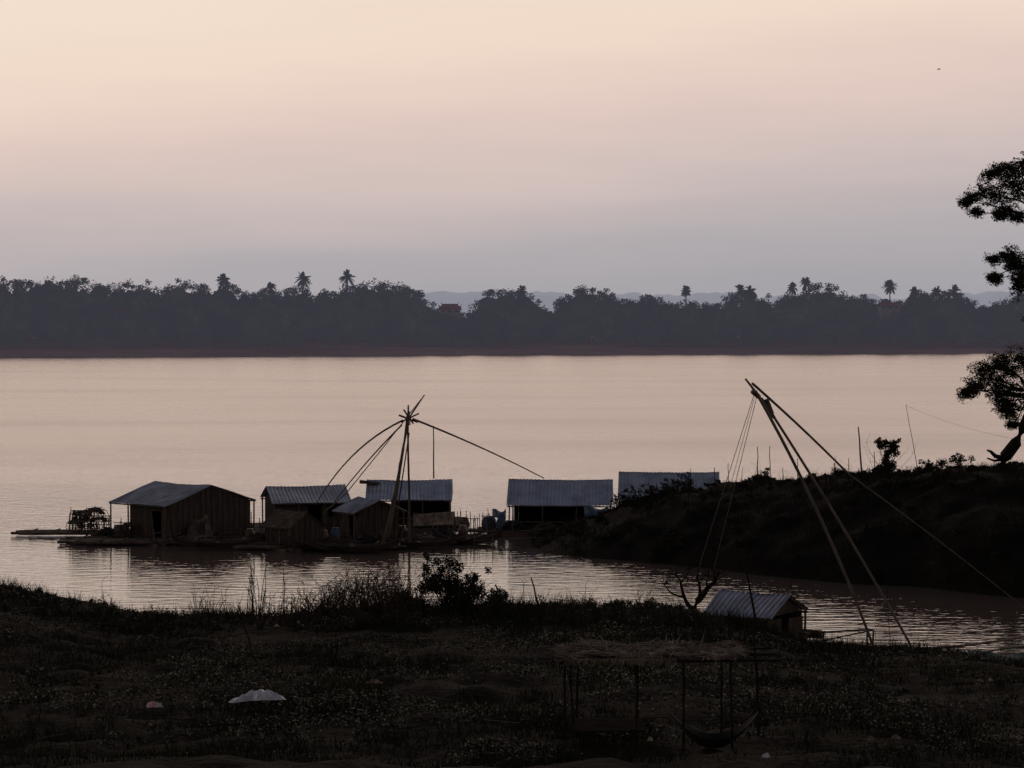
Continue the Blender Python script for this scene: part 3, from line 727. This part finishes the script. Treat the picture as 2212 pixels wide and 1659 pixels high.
mb=MB()
for k in range(150):
    u=rng.uniform(664,900); D=rng.uniform(78,82); x=SX(u,D)
    hh=np.interp(u,[670,720,790,850,890],[0.9,1.2,1.6,1.3,0.9])
    twigs(mb,(x,D,tz(x,D)),hh,3,0.75,0.016,5)
mb.build('dry_brush',M_twig)
mb=MB()
for k in range(24):
    u=rng.choice([430,450,535,548,560,572,600,615,640]) + rng.uniform(-6,6); D=rng.uniform(77,81); x=SX(u,D); z=tz(x,D)
    hh=rng.uniform(1.1,2.4) if 530<u<625 else rng.uniform(0.6,1.2)
    pts=bend((x,D,z),(x+rng.normal(0,0.15),D,z+hh),rng.normal(0,0.06),6,(1,0,0),0.01); mb.tube(pts,0.017,0.010,3)
    for p in pts[1:]:
        if rng.random()<0.6: mb.tube([p,p+Vector((rng.normal(0,0.12),rng.normal(0,.1),0.12))],0.009,0.006,3)
for (u,D,n) in [(450,79,12),(430,79,6),(600,78,16),(560,79,14),(640,78,14),(240,80,4),(1075,80,12),(1030,80,10),(1380,80,6),(1250,79,5),(1120,79,5)]:
    x=SX(u,D); twigs(mb,(x,D,tz(x,D)),1.1,n,0.7,0.014)
mb.build('dry_reeds',M_twig)

def bare_tree():
    D=81; x=SX(1500,D); g=tz(x,D); e=empty('bare_tree',(x,D,g-0.1)); mb=MB()
    k=D/FL
    def br(pts,r0,r1): mb.tube([Vector(((u-1500)*k,dy,(1325-v)*k)) for u,v,dy in pts],r0,r1,6)
    br([(1500,1335,0),(1498,1305,0),(1507,1288,0),(1520,1275,0.1),(1528,1262,0.1),(1545,1248,0.2),(1553,1230,0.2)],0.15,0.05)
    br([(1508,1287,0),(1512,1270,-0.1),(1510,1250,-0.1),(1505,1235,-.2),(1508,1215,-.2)],0.07,0.025)
    br([(1500,1310,0),(1485,1295,0),(1478,1280,0.1),(1473,1262,.1),(1470,1245,.1),(1460,1232,.2)],0.09,0.025)
    br([(1478,1280,.1),(1465,1278,.1),(1450,1272,.1),(1436,1255,.1)],0.05,0.02)
    br([(1470,1250,.1),(1480,1238,0),(1490,1222,0)],0.035,0.015)
    br([(1528,1262,.1),(1526,1248,0),(1532,1236,0)],0.045,0.015)
    mb.build('trunk',M_bark,e); mb=MB()
    for (u,v) in [(1553,1232),(1508,1215),(1460,1232),(1436,1255),(1490,1222),(1532,1236),(1512,1250),(1545,1248)]:
        for q in range(7):
            p=Vector(((u-1500)*k,0.1,(1325-v)*k)); d=Vector((rng.normal(0,0.25),rng.normal(0,0.2),abs(rng.normal(0.18,0.2))))
            mb.tube([p,p+d*0.5+Vector((0,0,0.03)),p+d],0.015,0.008,3)
    mb.build('twigs',M_bark,e)
bare_tree()

def big_tree():
    D=125; k=D/FL; X0=SX(2165,D); g=tz(X0,D); e=empty('tamarind_tree',(X0,D,g-0.2))
    Q=lambda u,v,y=0.0: Vector(((u-2165)*k,y,(1006-v)*k+0.2))
    mb=MB()
    mb.tube([Q(2160,1014),Q(2172,985),Q(2195,955),Q(2210,925),Q(2225,890),Q(2245,850),Q(2262,780),Q(2275,690),Q(2285,600),Q(2300,500),Q(2310,420)],0.36,0.10,9)
    mb.tube([Q(2172,990),Q(2150,985),Q(2140,975),Q(2132,972)],0.16,0.05,6)
    mb.tube([Q(2165,992),Q(2148,995),Q(2135,990,.3)],0.10,0.04,6)
    low=[(2084,850,14),(2092,842,18),(2112,832,26),(2140,818,36),(2178,800,44),(2200,850,50),(2160,865,24),(2190,895,26),(2172,880,20),(2220,790,55),(2260,830,70),(2208,775,30),(2128,800,22),(2160,786,25),(2195,920,14),(2150,845,30)]
    mid=[(2140,560,14),(2165,556,18),(2195,552,24),(2140,598,10),(2165,600,16),(2190,604,20),(2210,620,16),(2235,570,45),(2215,585,26),(2185,575,18)]
    top=[(2086,438,12),(2105,425,18),(2128,412,22),(2120,455,14),(2135,380,16),(2160,368,20),(2185,362,20),(2208,358,22),(2155,420,34),(2150,468,14),(2195,410,46),(2170,458,22),(2205,465,20),(2240,400,65),(2225,350,30),(2180,390,30)]
    offf=[(2300,650,90),(2330,450,100),(2350,780,90),(2400,600,120),(2300,330,70),(2420,420,90),(2290,560,50)]
    parts=[]
    for grp,root in ((low,Q(2240,860)),(mid,Q(2285,600)),(top,Q(2300,500)),(offf,Q(2285,600))):
        for (u,v,r) in grp:
            yy=rng.uniform(-1.5,1.5)*(1 if r<60 else 2); c=Q(u,v,yy)
            mb.tube(bend(root,c,rng.uniform(0.1,0.5),6,(0,0,1),0.08),0.07 if r<60 else 0.12,0.015,5)
            R=r*k
            ns=int(14+r*1.0)
            for s_ in range(ns):
                dd=rng.normal(size=3); dd/=np.linalg.norm(dd); cc=np.array(c)+dd*R*rng.uniform(0.3,1.2)*np.array([1,1,0.75])
                a=rng.uniform(0.12,0.4)
                parts.append(leaves(ball_pts(cc,(a,a,a*rng.uniform(0.4,0.9)),int(130*a),0.0),0.065,0.4))
                if s_%3==0: mb.tube([c,Vector(cc)],0.018,0.008,3)
    V,F=merge(parts); np_mesh('foliage',V,F,M_leaf,e)
    mb.build('trunk_and_limbs',M_bark,e)
big_tree()

def grass(name,n,yr,hr,m,wid=0.012,region=None,clump=True):
    y=rng.uniform(yr[0],yr[1],n); x=rng.uniform(-1,1,n)*(0.235*y+2)
    if region=='spit': x=rng.uniform(0,32,n)
    z=terrain(x,y)
    d=vn(x,y,0.5,20)+0.6*vn(x,y,1.7,21)
    keep=(z>0.05)&((d>rng.uniform(-0.35,0.5,n)) if clump else True)
    x,y,z,d=x[keep],y[keep],z[keep],d[keep]; n=len(x)
    h=rng.uniform(hr[0],hr[1],n)*(1+1.6*np.clip(d,-0.4,0.6))
    th=rng.uniform(0,2*np.pi,n); ln=rng.uniform(0.1,0.8,n)*h; ph=rng.uniform(0,2*np.pi,n)
    B=np.stack([x,y,z-0.02],1); s=np.stack([np.cos(th),np.sin(th),0*th],1)*wid
    T=B+np.stack([ln*np.cos(ph),ln*np.sin(ph),h],1)
    V=np.stack([B-s,B+s,T],1).reshape(-1,3)
    np_mesh(name,V,np.arange(3*n).reshape(n,3),m)
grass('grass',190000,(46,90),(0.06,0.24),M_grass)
grass('tall_grass',36000,(76,85),(0.12,0.50),M_grass)
grass('grass',70000,(108,142),(0.06,0.28),M_spitgrass,0.02,'spit')
def weeds(name,n,yr):
    y=rng.uniform(yr[0],yr[1],n); x=rng.uniform(-1,1,n)*(0.235*y+2); z=terrain(x,y)
    d=vn(x,y,0.35,30)+0.7*vn(x,y,1.3,31); keep=(z>0.1)&(d>rng.uniform(-0.02,0.5,n))
    x,y,z,d=x[keep],y[keep],z[keep],d[keep]
    P=np.stack([x,y,z+rng.uniform(0,0.08,len(x))+0.5*np.clip(d,0,1)*rng.uniform(0,1,len(x))],1)
    V,F=leaves(P,0.042,0.6,0.5); np_mesh(name,V,F,M_weed)
weeds('weeds',170000,(47,86))

# ------------------------------------------------------------------ litter & bird
def litter(name,u,v,D,sx,sy,m,hgt=0.15,lift=0.06):
    x=SX(u,D); n=14; V=[];F=[]
    g=max(tz(x+a*sx,D+b) for a in (-1,-.5,0,.5,1) for b in (-0.8,-0.4,0,0.4))
    sd=rng.uniform(0,100)
    for i in range(n+1):
        for j in range(n+1):
            a=i/n*2-1;b=j/n*2-1; ang=math.atan2(b,a); rr=0.78+0.22*math.sin(3*ang+sd)+0.12*math.sin(7*ang+sd*2)
            hz=hgt*(1-max(abs(a),abs(b))**3)*(0.3+1.2*rng.random())
            V.append((a*sx*rr,b*sy*rr+0.15*sx*math.sin(3*a+sd),hz+0.03+0.05*(a if sx>0.3 else 0)))
    for i in range(n):
        for j in range(n): q=i*(n+1)+j; F.append((q,q+n+1,q+n+2,q+1))
    o=np_mesh(name,V,F,m); o.location=(x,D,g+lift)
def gd(v):
    ds=np.linspace(45,84,400); zz=terrain(0*ds-3,ds); vv=690+(EYE-zz)*FL/ds
    return float(ds[np.argmin(np.abs(vv-v))])
litter('plastic_sheet',558,1520,gd(1524),0.62,0.42,M_white,0.16,0.12)
litter('plastic_bag',330,1534,gd(1538),0.17,0.13,M_pink,0.09,0.03)
litter('plastic_bag',345,1530,gd(1538),0.09,0.08,M_white,0.07,0.05)
for (u,v,s,m) in [(808,1485,0.22,M_thatch2),(1772,1447,0.09,M_yellow),(1405,1620,0.06,M_yellow),(1655,1648,0.08,M_white),(1480,1565,0.08,M_thatch2),(598,1362,0.08,M_yellow),(1935,1635,0.10,M_thatch2),(1880,1615,0.1,M_thatch2),
                  (2140,1450,0.07,M_yellow),(645,1345,0.06,M_yellow)]:
    litter('plastic_scrap',u,v,gd(v),s,s*0.7,m,0.06)
mb=MB()
for k in range(80):
    y=rng.uniform(49,78); x=rng.uniform(-1,1)*0.21*y; z=tz(x,y)+0.12; L=rng.uniform(0.4,1.8); th=rng.normal(0,0.5)
    x2=x+L*math.cos(th); y2=y+L*math.sin(th); mb.tube([(x,y,z),(x2,y2,tz(x2,y2)+0.12+rng.uniform(0,0.15))],0.018,0.01,4)
for k in range(55):
    y=rng.uniform(50,80); x=rng.uniform(-1,1)*0.21*y; z=tz(x,y)
    mb.tube(bend((x,y,z),(x+rng.normal(0,.12),y,z+rng.uniform(0.3,1.0)),0.03,4,(1,0,0)),0.014,0.007,4)
mb.build('fallen_sticks',M_twig)
bx=S(2028,150,180)
mb=MB(); mb.tube([(-0.12,0,0),(0,0,0.02),(0.14,0,0.0)],0.035,0.02,6)
mb.poly([(-0.04,0,0.02),(0.05,0,0.02),(0.0,-0.28,0.12)]); mb.poly([(-0.04,0,0.02),(0.0,0.28,0.12),(0.05,0,0.02)])
o=mb.build('flying_bird',M_bird); o.location=bx

# ------------------------------------------------------------------ sky / light
w=bpy.data.worlds.new('World'); scene.world=w; w.use_nodes=True
N=w.node_tree.nodes; L=w.node_tree.links; bg=N['Background']; bg.inputs['Strength'].default_value=1.0
tc=N.new('ShaderNodeTexCoord'); sep=N.new('ShaderNodeSeparateXYZ'); L.new(tc.outputs['Generated'],sep.inputs[0])
mp=N.new('ShaderNodeMapping'); mp.inputs['Scale'].default_value=(2.2,2.2,16); mp.inputs['Rotation'].default_value=(0,math.radians(1.5),0)
L.new(tc.outputs['Generated'],mp.inputs[0])
nz=N.new('ShaderNodeTexNoise'); nz.inputs['Scale'].default_value=1.6; nz.inputs['Detail'].default_value=5; L.new(mp.outputs[0],nz.inputs['Vector'])
ma=N.new('ShaderNodeMath'); ma.operation='MULTIPLY_ADD'; ma.inputs[1].default_value=0.06; L.new(nz.outputs['Fac'],ma.inputs[0])
zz=N.new('ShaderNodeMath'); zz.operation='SUBTRACT'; zz.inputs[1].default_value=0.03; L.new(sep.outputs['Z'],zz.inputs[0]); L.new(zz.outputs[0],ma.inputs[2])
tx=N.new('ShaderNodeMath'); tx.operation='MULTIPLY_ADD'; tx.inputs[1].default_value=-0.055; L.new(sep.outputs['X'],tx.inputs[0]); L.new(ma.outputs[0],tx.inputs[2])
cr=N.new('ShaderNodeValToRGB'); L.new(tx.outputs[0],cr.inputs[0])
stops=[(0.0,(.36,.355,.385)),(0.025,(.42,.395,.42)),(0.055,(.57,.485,.475)),(0.085,(.75,.585,.53)),(0.115,(.86,.69,.58)),(0.15,(.90,.75,.62)),(0.17,(.95,.785,.65)),(0.25,(2.5,1.84,1.52)),(0.38,(2.2,1.6,1.36)),(0.49,(.16,.19,.27)),(1.0,(.045,.07,.135))]
els=cr.color_ramp.elements
els[0].position=0.0; els[0].color=(*stops[0][1],1); els[1].position=1.0; els[1].color=(*stops[-1][1],1)
for p,c in stops[1:-1]:
    q=els.new(p); q.color=(*c,1)
az=N.new('ShaderNodeMapRange'); az.inputs['From Min'].default_value=-0.3; az.inputs['From Max'].default_value=0.85; az.inputs['To Min'].default_value=0.2; az.inputs['To Max'].default_value=1.0
L.new(sep.outputs['Y'],az.inputs['Value'])
mx=N.new('ShaderNodeMix'); mx.data_type='RGBA'; mx.blend_type='MULTIPLY'; mx.inputs['Factor'].default_value=1.0
L.new(cr.outputs[0],mx.inputs[6]); L.new(az.outputs[0],mx.inputs[7])
sky=N.new('ShaderNodeTexSky'); sky.sky_type='NISHITA'; sky.sun_disc=False
SE,SA=math.radians(4),math.radians(-70)
sky.sun_elevation=SE; sky.sun_rotation=SA
ad=N.new('ShaderNodeMix'); ad.data_type='RGBA'; ad.blend_type='ADD'; ad.inputs['Factor'].default_value=0.004
L.new(mx.outputs[2],ad.inputs[6]); L.new(sky.outputs[0],ad.inputs[7]); L.new(ad.outputs[2],bg.inputs['Color'])
sl=bpy.data.lights.new('sun','SUN'); sl.energy=0.06; sl.angle=math.radians(10); sl.color=(1,0.8,0.65)
so=bpy.data.objects.new('sun',sl); link(so)
dirv=Vector((math.sin(SA)*math.cos(SE),math.cos(SA)*math.cos(SE),math.sin(SE)))
so.rotation_euler=dirv.to_track_quat('Z','Y').to_euler()

cam=bpy.data.cameras.new('camera'); co=bpy.data.objects.new('camera',cam); link(co)
co.location=(0,0,EYE); co.rotation_euler=(math.radians(90),0,0)
cam.sensor_width=36; cam.lens=36*FL/2212; cam.shift_y=-(829.5-690)/2212; cam.clip_start=0.5; cam.clip_end=12000
scene.camera=co
scene.view_settings.view_transform='Standard'; scene.view_settings.look='None'; scene.view_settings.exposure=0
